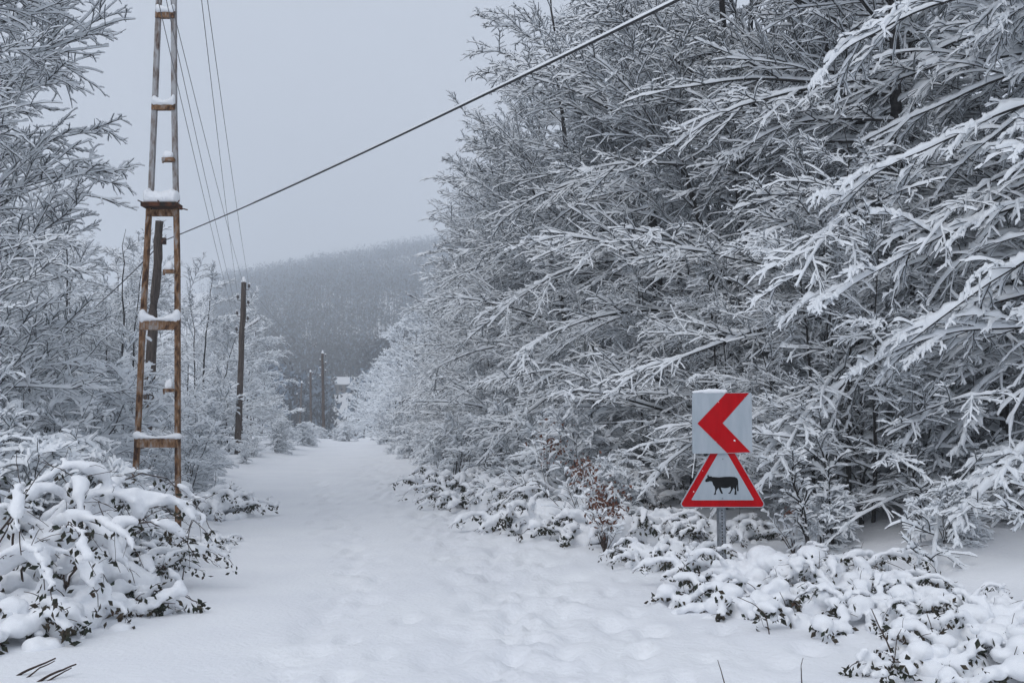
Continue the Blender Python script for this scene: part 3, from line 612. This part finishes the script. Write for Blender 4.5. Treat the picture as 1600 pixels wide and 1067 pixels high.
# platform with bolts and a deep cushion of snow
pa, pb = rel(at(225.5, 322, YM)), rel(at(280.5, 322, YM)); mb = MB()
mb.box((pa + pb)/2 + Vector((0, -0.01, 0)), ((pb - pa).length, 0.26, 0.055))
plat = child(mb, 'platform', 'rust_dark', mast)
for (u1, v1, u2, v2) in ((226, 318, 215, 313), (250, 318, 246, 313), (276, 319, 280, 313), (280, 325, 293, 328)):
    mb = MB(); a = rel(at(u1, v1, YM - .15)); b = rel(at(u2, v2, YM - .15)); tubes(mb, np.array([[a, (a + b)/2, b]]), np.array([[.008]*3]), 6); child(mb, 'bolt', 'rust_dark', plat)
heap('snow_cap', pa + Vector((.05, -.01, .02)), pb + Vector((-.05, -.01, .02)), 0.27, 0.20, plat, 9, .25)
for v, u, s in ((251, 262.5, .10), (425, 264.5, .11), (610, 264.5, .12)):
    a = rel(at(u - 7, v, YM)); b = rel(at(274, v, YM)); mb = MB(); mb.box((a + b)/2 + Vector((0, -.03, 0)), ((b - a).length, 0.10, 0.045)); mb.box(a + Vector((.012, -.06, -.03)), (.02, .02, .04))
    o = child(mb, 'bracket', 'rust', mast)
    heap('snow_cap', a + Vector((.025, -.03, .02)), b + Vector((-.045, -.03, .02)), 0.10, s, o, int(v), -.2)

# ------------------------------------------------------------------ wooden poles, wires, cable
def pole(ub, ut, vt, Y, r, label, ins=0, group='wooden utility poles', seed=0, yaw=0.0, snowcap=True):
    top = at(ut, vt, Y); base = at(ub, 700, Y); base.z = gz(base.x, Y)
    # carry the line of the pole down to the ground
    b2 = at(ub, 690, Y); d = (top - b2); base = b2 + d*((gz(b2.x, Y) - b2.z)/d.z)
    e = empty('utility_pole', base, label, 'utility pole', group); rng = np.random.default_rng(seed)
    a = np.array([0, 0, 0]) - np.array(d.normalized())*0.3; b = np.array(top - base); t = np.linspace(0, 1, 15)[:, None]
    P = (a*(1 - t) + b*t); P[1:-1] += rng.normal(0, 0.010, (13, 3))
    mb = MB(); tubes(mb, P[None], (r*np.linspace(1, 0.72, 15))[None], 10); k = mb.n
    mb.add(np.vstack([mb.v[0][-10:], b[None]]), None, [[i, (i + 1) % 10, 10] for i in range(10)])
    mb.obj('shaft', 'pole_wood', e)
    if snowcap: link('snow_cap', blob_snow('snow_cap', [b + np.array([0, 0, 0.02]), b + np.array([0, 0, r*0.9])], [(r*.85, r*.85, r*.6), (r*.6, r*.6, r*.9)], 0.03, 2), e)
    tips = []
    for q in range(ins):
        side = -1 if q % 2 else 1; z = -0.28 - 0.30*q - (0.1 if q % 2 else 0)
        p0 = b + np.array(d.normalized())*z; p1 = p0 + np.array([side*0.20, -0.02, 0]); p2 = p1 + np.array([0, 0, 0.13])
        mb = MB(); tubes(mb, np.array([[p0, p0*.4 + p1*.6, p1, p1*.3 + p2*.7, p2]]), np.full((1, 5), 0.014), 5); h_ = mb.obj('insulator_hook', 'rust_dark', e)
        mb = MB(); pr = np.array([[0.0, .03], [.02, .055], [.06, .05], [.07, .035], [.10, .045], [.13, .03], [.14, .002]])
        tubes(mb, np.array([[p2 + np.array([0, 0, k[0] - .05]) for k in pr]]), pr[:, 1][None], 8); io = mb.obj('insulator', 'ceramic', e)
        link('snow_cap', blob_snow('snow_cap', [p2 + np.array([0, 0, .10]), p2 + np.array([.02, 0, .07])], [(.065, .065, .045), (.05, .05, .04)], 0.025, 1), io)
        tips.append(base + Vector(p2 + np.array([0, 0, 0.04])))
    return e, base, top, tips
pA = pole(228, 249, 346, 25.0, 0.145, 'leaning wooden pole behind the rusty mast, carrying the thick cable', 0, seed=1, snowcap=False)
pB = pole(372, 381, 441, 36.7, 0.125, 'dark wooden pole with insulators standing between mast and valley', 6, seed=2)
pC = pole(505.5, 504, 552, 75, 0.13, 'nearest and tallest of the distant cluster of poles, at the road bend', 6, seed=3)
pD = pole(486, 485, 581, 98, 0.13, 'distant pole second from the right in the far cluster', 4, seed=4)
pE = pole(467, 471.5, 598, 125, 0.15, 'leaning distant pole near the left of the far cluster', 2, seed=5)
pF = pole(464.5, 464, 616, 150, 0.17, 'leftmost faint pole of the far cluster', 0, seed=6)
pG = pole(473, 473, 627, 165, 0.17, 'shortest faint pole just right of the leaning one in the far cluster', 0, seed=7)
# a strut with snow on the pole with insulators
mb = MB(); a = pB[2] + Vector((0.05, 0, -1.75)) - pB[1]; b = a + Vector((0.50, 0, 0.32)); tubes(mb, np.array([[a, (a + b)/2, b]]), np.full((1, 3), .03), 6); so = mb.obj('strut', 'pole_wood', pB[0])
heap('snow_cap', a + Vector((.05, 0, .02)), b + Vector((0, 0, .02)), .09, .10, so, 3)

def span(A, B, sag, n=40):
    t = np.linspace(0, 1, n)[:, None]; P = np.array(A)*(1 - t) + np.array(B)*t; P[:, 2] -= (4*sag*t*(1 - t))[:, 0]; return P
wl = ['thin wire highest of the right-hand pair against the sky', 'thin wire just left of the right-hand pair', 'thin wire rightmost of the three passing behind the mast top',
      'thin wire in the middle of the three beside the mast', 'thin wire leftmost of the three, crossing behind the mast']
for k, (u0, ti) in enumerate(((331, 0), (321, 1), (279, 2), (271, 3), (259, 5))):
    A = pB[3][ti]; P0 = at(u0, 0, 11.5 - 0.25*k); Bq = Vector(A) + (P0 - A)*1.75
    mb = MB(); P = span(A, Bq, 0.35); tubes(mb, P[None], np.full((1, 40), 0.0045), 5)
    tag(mb.obj('overhead_wire', 'wire'), wl[k], 'wire', 'thin overhead wires')
wn = ['faint wire from the dark pole to the distant cluster, upper', 'faint wire from the dark pole to the distant cluster, second', 'faint wire from the dark pole to the distant cluster, lowest']
for k in range(3):
    mb = MB(); P = span(pB[3][k], pC[3][k], 0.7); tubes(mb, P[None], np.full((1, 40), 0.006), 4); tag(mb.obj('overhead_wire', 'wire'), wn[k], 'wire', 'thin overhead wires')

K0 = at(979, 0, 9.0); K1 = at(258, 378, 25.0) + Vector((0, -0.14, 0))
K2 = Vector((-16, 33, 3.6)); KB = K1 + (K0 - K1)*1.75
cab = empty('overhead_cable', tuple(K1), 'thick black cable with snow crossing the sky from the leaning pole to the upper right', 'cable')
def krel(P): return P - np.array(K1)
P = krel(np.vstack([span(K2, K1, 0.25, 20)[:-1], span(K1, KB, 0.25, 60)]))
mb = MB(); tubes(mb, P[None], np.full((1, len(P)), 0.014), 6); mb.obj('core', 'cable', cab)
mb = MB(); Ps = krel(span(K1, KB, 0.25, 400)); Ps = Ps[90:]
rngc = np.random.default_rng(3); hh = 0.022 + 0.03*np.linspace(0, 1, len(Ps))
T, Sd, U = frames(Ps[None]); cs = np.array([[-1, -.1], [-.8, .6], [0, 1], [.8, .6], [1, -.1]]); q = np.convolve(rngc.uniform(.7, 1.15, len(Ps) + 4), np.ones(5)/5, 'valid')
v = Ps[:, None] + Sd[0][:, None]*cs[None, :, 0, None]*0.0175 + U[0][:, None]*(cs[None, :, 1, None]*(hh*q)[:, None, None] + 0.009)
mb.add(v, ring_faces(1, len(Ps), 5, False)[:, ::-1]); mb.obj('snow_cap', 'twig_snow', cab)
mb = MB(); mb.box(krel(np.array(K1)) + np.array([0, .03, 0]), (.10, .12, .16)); mb.obj('clamp', 'rust_dark', cab)

# ------------------------------------------------------------------ road sign
YS = 10.5; S_ = YS/F
sb = at(1130, 855, YS)
sign = empty('road_sign', (sb.x, YS, gz(sb.x, YS)), 'red chevron plate above a triangular cattle warning plate on a galvanised post', 'road sign')
def srel(u, v, dy=0.0):
    p = at(u, v, YS) - sign.location; p.y += dy; return p
def plate(name, pts, m, parent, y0, y1):
    """flat polygon in the sign's plane from depth y0 (front) to y1; pts are photo pixels"""
    n = len(pts); P = [srel(u, v) for u, v in pts]
    import bmesh
    bm = bmesh.new(); f = [bm.verts.new((p.x, y0, p.z)) for p in P]; bk = [bm.verts.new((p.x, y1, p.z)) for p in P]
    bm.faces.new(f); bm.faces.new(bk[::-1])
    for i in range(n): bm.faces.new((f[(i + 1) % n], f[i], bk[i], bk[(i + 1) % n]))
    bm.normal_update(); bmesh.ops.triangulate(bm, faces=[k for k in bm.faces if len(k.verts) > 4]); bmesh.ops.recalc_face_normals(bm, faces=bm.faces)
    me = bpy.data.meshes.new(name); bm.to_mesh(me); bm.free(); me.materials.append(M[m]); return link(name, me, parent)
def rounded(pts, r, k=6):
    out = []; n = len(pts)
    for i in range(n):
        p = Vector(pts[i]); a = Vector(pts[i - 1]); b = Vector(pts[(i + 1) % n]); da = (a - p).normalized(); db = (b - p).normalized()
        an = da.angle(db); t = r/math.tan(an/2); c = p + (da + db).normalized()*(r/math.sin(an/2)); s0 = p + da*t - c; s1 = p + db*t - c
        for j in range(k + 1):
            w = s0.lerp(s1, j/k).normalized()*r; out.append(tuple(c + w))
    return out
# post: U-channel with a row of holes
mb = MB(); pt = srel(1128, 620); pbm = Vector((pt.x + 0.012, 0, -0.35)); w_ = 0.085
cxp = srel(1129.5, 800).x
mb.box((cxp, 0.045, (pt.z - 0.35)/2), (0.046, 0.008, pt.z + 0.35))
for s in (-1, 1):
    mb.box((cxp + s*0.027, 0.065, (pt.z - 0.35)/2), (0.008, 0.04, pt.z + 0.35)); mb.box((cxp + s*0.039, 0.083, (pt.z - 0.35)/2), (0.018, 0.006, pt.z + 0.35))
post = mb.obj('post', 'galv', sign, False)
mb = MB()
for k in range(40):
    z = -0.1 + k*0.032
    if z > pt.z - .05: break
    an = np.arange(8)*PI/4; vv = np.stack([cxp + np.cos(an)*0.008, np.full(8, 0.0395), z + np.sin(an)*0.009], -1); mb.add(np.vstack([vv, [[cxp, 0.0395, z]]]), None, [[(i + 1) % 8, i, 8] for i in range(8)])
tag(mb.obj('post_holes', 'hole', post, False), kind='stuff')
# triangular warning plate
cxT = 1129.5; yb = 793; side = 139; hT = side*math.sqrt(3)/2
tri0 = [(cxT - side/2, yb), (cxT, yb - hT), (cxT + side/2, yb)]
def inset(d): return [(cxT - side/2 + d*math.sqrt(3), yb - d), (cxT, yb - hT + 2*d), (cxT + side/2 - d*math.sqrt(3), yb - d)]
wp = plate('warning_plate', rounded(tri0, 5.5), 'sign_white', sign, 0.012, 0.030)
plate('red_border', rounded(inset(1.4), 4.4), 'sign_red', wp, 0.0085, 0.0118)
plate('white_field', rounded(inset(11.6), 1.2), 'sign_white', wp, 0.005, 0.0083)
cow = [(362, 607), (366, 600), (376, 590), (374, 580), (380, 573), (383, 582), (388, 584), (398, 583), (402, 587), (414, 587), (440, 589), (470, 586), (505, 585), (528, 587), (541, 594), (546, 608), (547, 640), (549, 662), (544, 667), (540, 662), (541, 625),
       (538, 640), (535, 655), (537, 684), (528, 686), (525, 684), (529, 660), (522, 645), (513, 660), (503, 678), (492, 680), (492, 676), (499, 673), (507, 655), (503, 640), (490, 647), (470, 649), (450, 645), (453, 658), (461, 676), (461, 680), (452, 679), (443, 660), (437, 646), (428, 658), (422, 670), (424, 683), (412, 685), (411, 681), (416, 676), (419, 658), (416, 642), (407, 630), (402, 613), (390, 610), (378, 614), (366, 615)]
plate('cow_symbol', [(1000 + a/3.5567, 580 + b/3.5567) for a, b in cow], 'sign_black', wp, 0.0025, 0.0048)
mb = MB(); c = srel(1129, 778.5); mb.box((c.x, 0.003, c.z), (.014, .008, .014)); mb.obj('bolt', 'galv', wp, False)
mb = MB(); c = srel(1129.5, 717); mb.box((c.x, 0.003, c.z), (.011, .006, .011)); mb.obj('bolt', 'galv', wp, False)
# square chevron plate
q = [(1081.2, 614.5), (1174.0, 613.5), (1175.2, 707.5), (1081.8, 708.8)]
cp = plate('chevron_plate', rounded(q, 2.5), 'sign_white', sign, -0.016, 0.004)
def ch(u, v):
    a = [q[0][k]*(1 - u) + q[1][k]*u for k in (0, 1)]; b = [q[3][k]*(1 - u) + q[2][k]*u for k in (0, 1)]; return (a[0]*(1 - v) + b[0]*v, a[1]*(1 - v) + b[1]*v)
plate('red_chevron', [ch(*k) for k in ((.565, .006), (.955, .006), (.505, .5), (.965, .985), (.575, .992), (.085, .5))], 'sign_red', cp, -0.0195, -0.0162)
heap('snow_cap', srel(1086, 614.5, -.004), srel(1131, 613.5, -.004), 0.05, 0.042, cp, 6, -.3)

rg_ = np.random.default_rng(77)
for (u_, v_, r_, par, dy_) in ((1147, 688, .010, cp, -.0195), (1118, 690, .006, cp, -.0195), (1126, 699, .007, cp, -.0195), (1122, 628, .006, cp, -.0195), (1163, 621, .005, cp, -.0195), (1098, 735, .006, wp, .008), (1150, 741, .007, wp, .008), (1170, 772, .006, wp, .008), (1084, 768, .007, wp, .008)):
    c_ = srel(u_, v_); link('snow_speck', blob_snow('snow_speck', [(c_.x, dy_ - .001, c_.z), (c_.x + r_*.7, dy_ - .001, c_.z - r_*.5)], [(r_, r_*.5, r_*.8), (r_*.6, r_*.4, r_*.7)], 0.004, 1), par)
# ------------------------------------------------------------------ house far down the valley
def far_house():
    x, Y = float(HX), float(HY); z = gz(x, Y) - 0.4
    e = empty('house', (x, Y, z), 'small house with snow-covered roof far down the valley beside the distant poles', 'house', rz=rad(25))
    w, d, h = 5.6, 4.6, 2.5; mb = MB(); mb.box((0, 0, h/2), (w, d, h))
    mb.add([[-w/2, -d/2, h], [-w/2, d/2, h], [-w/2, 0, h + 1.7], [w/2, -d/2, h], [w/2, d/2, h], [w/2, 0, h + 1.7]], None, [[0, 2, 1], [3, 4, 5]]); mb.obj('wall', 'wall', e, False)
    mb = MB()
    for s in (-1, 1):
        an = math.atan2(1.7, d/2); L = math.hypot(1.7, d/2) + 0.5; c, sn = math.cos(an), math.sin(an)*-s
        mb.box((0, s*(d/4 + 0.15), h + 0.85 + 0.02), (w + 0.8, L, 0.26), rot=[[1, 0, 0], [0, c, -sn], [0, sn, c]])
    mb.obj('roof', 'snow', e, False)
    for xx in (-1.8, 1.8):
        mb = MB(); mb.box((xx, -d/2 - 0.01, 1.5), (0.9, 0.08, 1.1)); mb.obj('window', 'pane', e, False)
    mb = MB(); mb.box((0, -d/2 - 0.01, 1.0), (0.9, 0.08, 2.0)); mb.obj('door', 'bark', e, False)
far_house()

# ------------------------------------------------------------------ sticks, grass stems, brown leaves
def stick(pts, r, label, group, snow=0.0, name='bare_stick', cat='stick'):
    P = np.array([list(at(u, v, Y)) for u, v, Y in pts]); g = gz(P[0, 0], P[0, 1]); base = Vector((P[0, 0], P[0, 1], g))
    P[0, 2] = min(P[0, 2], g - 0.03)
    n = 12; t = np.linspace(0, len(P) - 1, n); Q = np.stack([np.interp(t, np.arange(len(P)), P[:, k]) for k in range(3)], -1) - np.array(base)
    rg = np.random.default_rng(int(pts[0][0]*7)); Q[1:] += np.cumsum(rg.normal(0, r*0.16, (n - 1, 3)), 0)
    e = empty(name, base, label, cat, group); mb = MB(); tubes(mb, Q[None], np.linspace(r, r*.45, n)[None], 6); mb.obj('wood', 'stem', e)
    if snow:
        mb = MB(); snowstrips(mb, Q[None, 2:], np.linspace(r, r*.45, n)[None, 2:], r*.3, snow, rg, True, .2); mb.obj('snow', 'twig_snow', e)
SG = 'bare sticks poking from the snow'
stick([(0, 1072, 6.35), (40, 1048, 6.4), (88, 1027, 6.5)], .011, 'upper dark stick slanting out of the snow in the lower left corner', SG)
stick([(30, 1064, 6.3), (60, 1045, 6.4), (86, 1032, 6.5)], .007, 'thin stick just below the upper one in the lower left corner', SG)
stick([(42, 1072, 6.2), (80, 1053, 6.3), (119, 1037, 6.4)], .011, 'longest dark stick slanting out at the lower left', SG)
stick([(48, 1080, 6.2), (84, 1058, 6.3), (112, 1043, 6.4)], .008, 'lowest stick of the lower left corner', SG)
stick([(12, 1033, 6.9), (20, 1029, 6.9), (28, 1023, 6.9)], .007, 'short stub of stick above the longer ones at lower left', SG)
stick([(1404, 1037, 6.6), (1386, 1000, 6.65), (1372, 975, 6.7), (1361, 950, 6.75)], .007, 'forked bare seedling stem at the lower right', 'bare stems')
stick([(1394, 1012, 6.6), (1402, 995, 6.6), (1409, 983, 6.6)], .004, 'short side stem of the seedling at the lower right', 'bare stems')
stick([(1203, 990, 7.6), (1197, 960, 7.6), (1180, 945, 7.6), (1152, 933, 7.6)], .005, 'thin stem bowed over at the road edge below the sign', 'bare stems')
stick([(1135, 1070, 6.2), (1126, 1045, 6.2), (1120, 1030, 6.2)], .004, 'thin grass stalk at the bottom edge right of centre', 'bare stems')
stick([(1253, 1056, 6.3), (1252, 1040, 6.3), (1255, 1028, 6.3)], .004, 'single short grass stalk at the bottom right of centre', 'bare stems')
stick([(285, 850, 9.8), (296, 825, 9.8), (310, 797, 9.8)], .006, 'twig sticking up from the bramble at the mast foot', 'bare stems')
stick([(281, 789, 12.0), (310, 784, 11.9), (340, 770, 11.8)], .006, 'twig pointing right from the mast foot over the snow', 'bare stems')
stick([(780, 792, 16.2), (800, 795, 16.1), (820, 796, 16)], .010, 'twig lying on the snow at the right road edge', 'bare stems')
def brown(u, v, Y, n, s, label, seed):
    rg = np.random.default_rng(seed); c = at(u, v, Y); g = gz(c.x, Y); e = empty('withered_sapling', (c.x, Y, g), label, 'sapling', 'brown-leaved saplings')
    h = max(0.3, c.z - g); P0 = np.zeros((5, 3)); D = rg.normal(0, .35, (5, 3)); D[:, 2] = 1
    P = walk(P0 - np.array([0, 0, .05]), D, np.full(5, h + s*1.0), 8, rg, 0.1, 0, .06); R = np.full((5, 9), .008)*np.linspace(1, .4, 9)
    P2, R2 = sub(P, R, 8, .4, 1, rg, (.5, 1.1), (.25, .4), .1, 4, .2)
    mb = MB(); tubes(mb, P, R, 4); tubes(mb, P2, R2, 3); mb.obj('stems', 'stem', e)
    mb = MB(); snowstrips(mb, P2, R2, .012, .03, rg, True); mb.obj('snow', 'twig_snow', e)
    mb = MB(); leaves_mb(mb, np.array([0, 0, h]) + rg.normal(0, s*.55, (n, 3)), rg, (.02, .04)); tag(mb.obj('leaves', 'brown_leaf', e, False), kind='stuff')
brown(945, 783, 12.4, 240, .22, 'withered sapling with the largest clump of rust-brown leaves, left of the signs', 1)
brown(912, 733, 13.8, 120, .2, 'sapling with brown leaves up and left of the largest clump', 2)
brown(862, 692, 15.8, 120, .28, 'sapling with a few reddish leaves under the trees, farther left', 3)
brown(945, 812, 12.0, 80, .14, 'low sapling with few brown leaves at the snow edge below the largest clump', 4)
brown(1240, 800, 11.6, 25, .14, 'sparse leafy sapling right of the sign post', 5)
def sapling(u0, v0, u1, v1, Y, r, label, seed):
    rg = np.random.default_rng(seed); a = at(u0, v0, Y); b = at(u1, v1, Y); g = gz(a.x, Y); e = empty('young_tree', (a.x, Y, g), label, 'sapling', 'thin stems under the right-hand wood')
    top = b - Vector((a.x, Y, g)); P = trunkline((0, 0, -.1), tuple(top), 12, rg, .03); R = r*np.linspace(1, .3, 13)[None]
    mb = MB(); tubes(mb, P, R, 6, wob=.1, rng=rg); mb.obj('trunk', 'bark', e)
    P2, R2 = sub(P, R, 26, .2, 1, rg, (.5, 1.0), (.2, .4), .2, 6, .15); P3, R3 = sub(P2, R2, 6, .1, 1, rg, (.5, 1.), (.3, .5), .1, 3, .2)
    mb = MB(); tubes(mb, P2, R2, 3); tubes(mb, P3, R3, 3); mb.obj('branches', 'bark', e)
    mb = MB(); snowstrips(mb, P2, R2, .006, .032, rg, True); snowstrips(mb, P3, R3, .005, .025, rg); mb.obj('snow', 'twig_snow', e)
sapling(1268, 830, 1240, 700, 11.2, .030, 'dark leaning stem rising right of the sign post', 1)
sapling(1302, 825, 1290, 640, 11.6, .022, 'thin upright stem right of the leaning dark one', 2)
sapling(1440, 800, 1405, 640, 12.0, .025, 'thin leaning stem in the snow slope at the right', 3)
sapling(1345, 790, 1352, 560, 12.6, .035, 'dark straight stem behind the drooping limbs at the right', 5)

# ------------------------------------------------------------------ misty air
lo = float(V[:, 2].min()) - 1.0; hi = float(V[:, 2].max()) + 14.0
mb = MB(); mb.box(((xs[0] + xs[-1])/2, (ys[0] + ys[-1])/2, (lo + hi)/2), (xs[-1] - xs[0] + 8, ys[-1] - ys[0] + 8, hi - lo))
hz = mb.obj('haze', 'snow', None, False); hz.data.materials.clear()
hm = bpy.data.materials.new('haze'); hm.use_nodes = True; hm.node_tree.nodes.clear()
pv = hm.node_tree.nodes.new('ShaderNodeVolumePrincipled'); om = hm.node_tree.nodes.new('ShaderNodeOutputMaterial')
pv.inputs['Color'].default_value = (0.90, 0.95, 1.0, 1); pv.inputs['Density'].default_value = 0.0017
hm.node_tree.links.new(pv.outputs[0], om.inputs['Volume']); hz.data.materials.append(hm)
tag(hz, 'pale winter mist filling the valley', None, None, 'stuff')
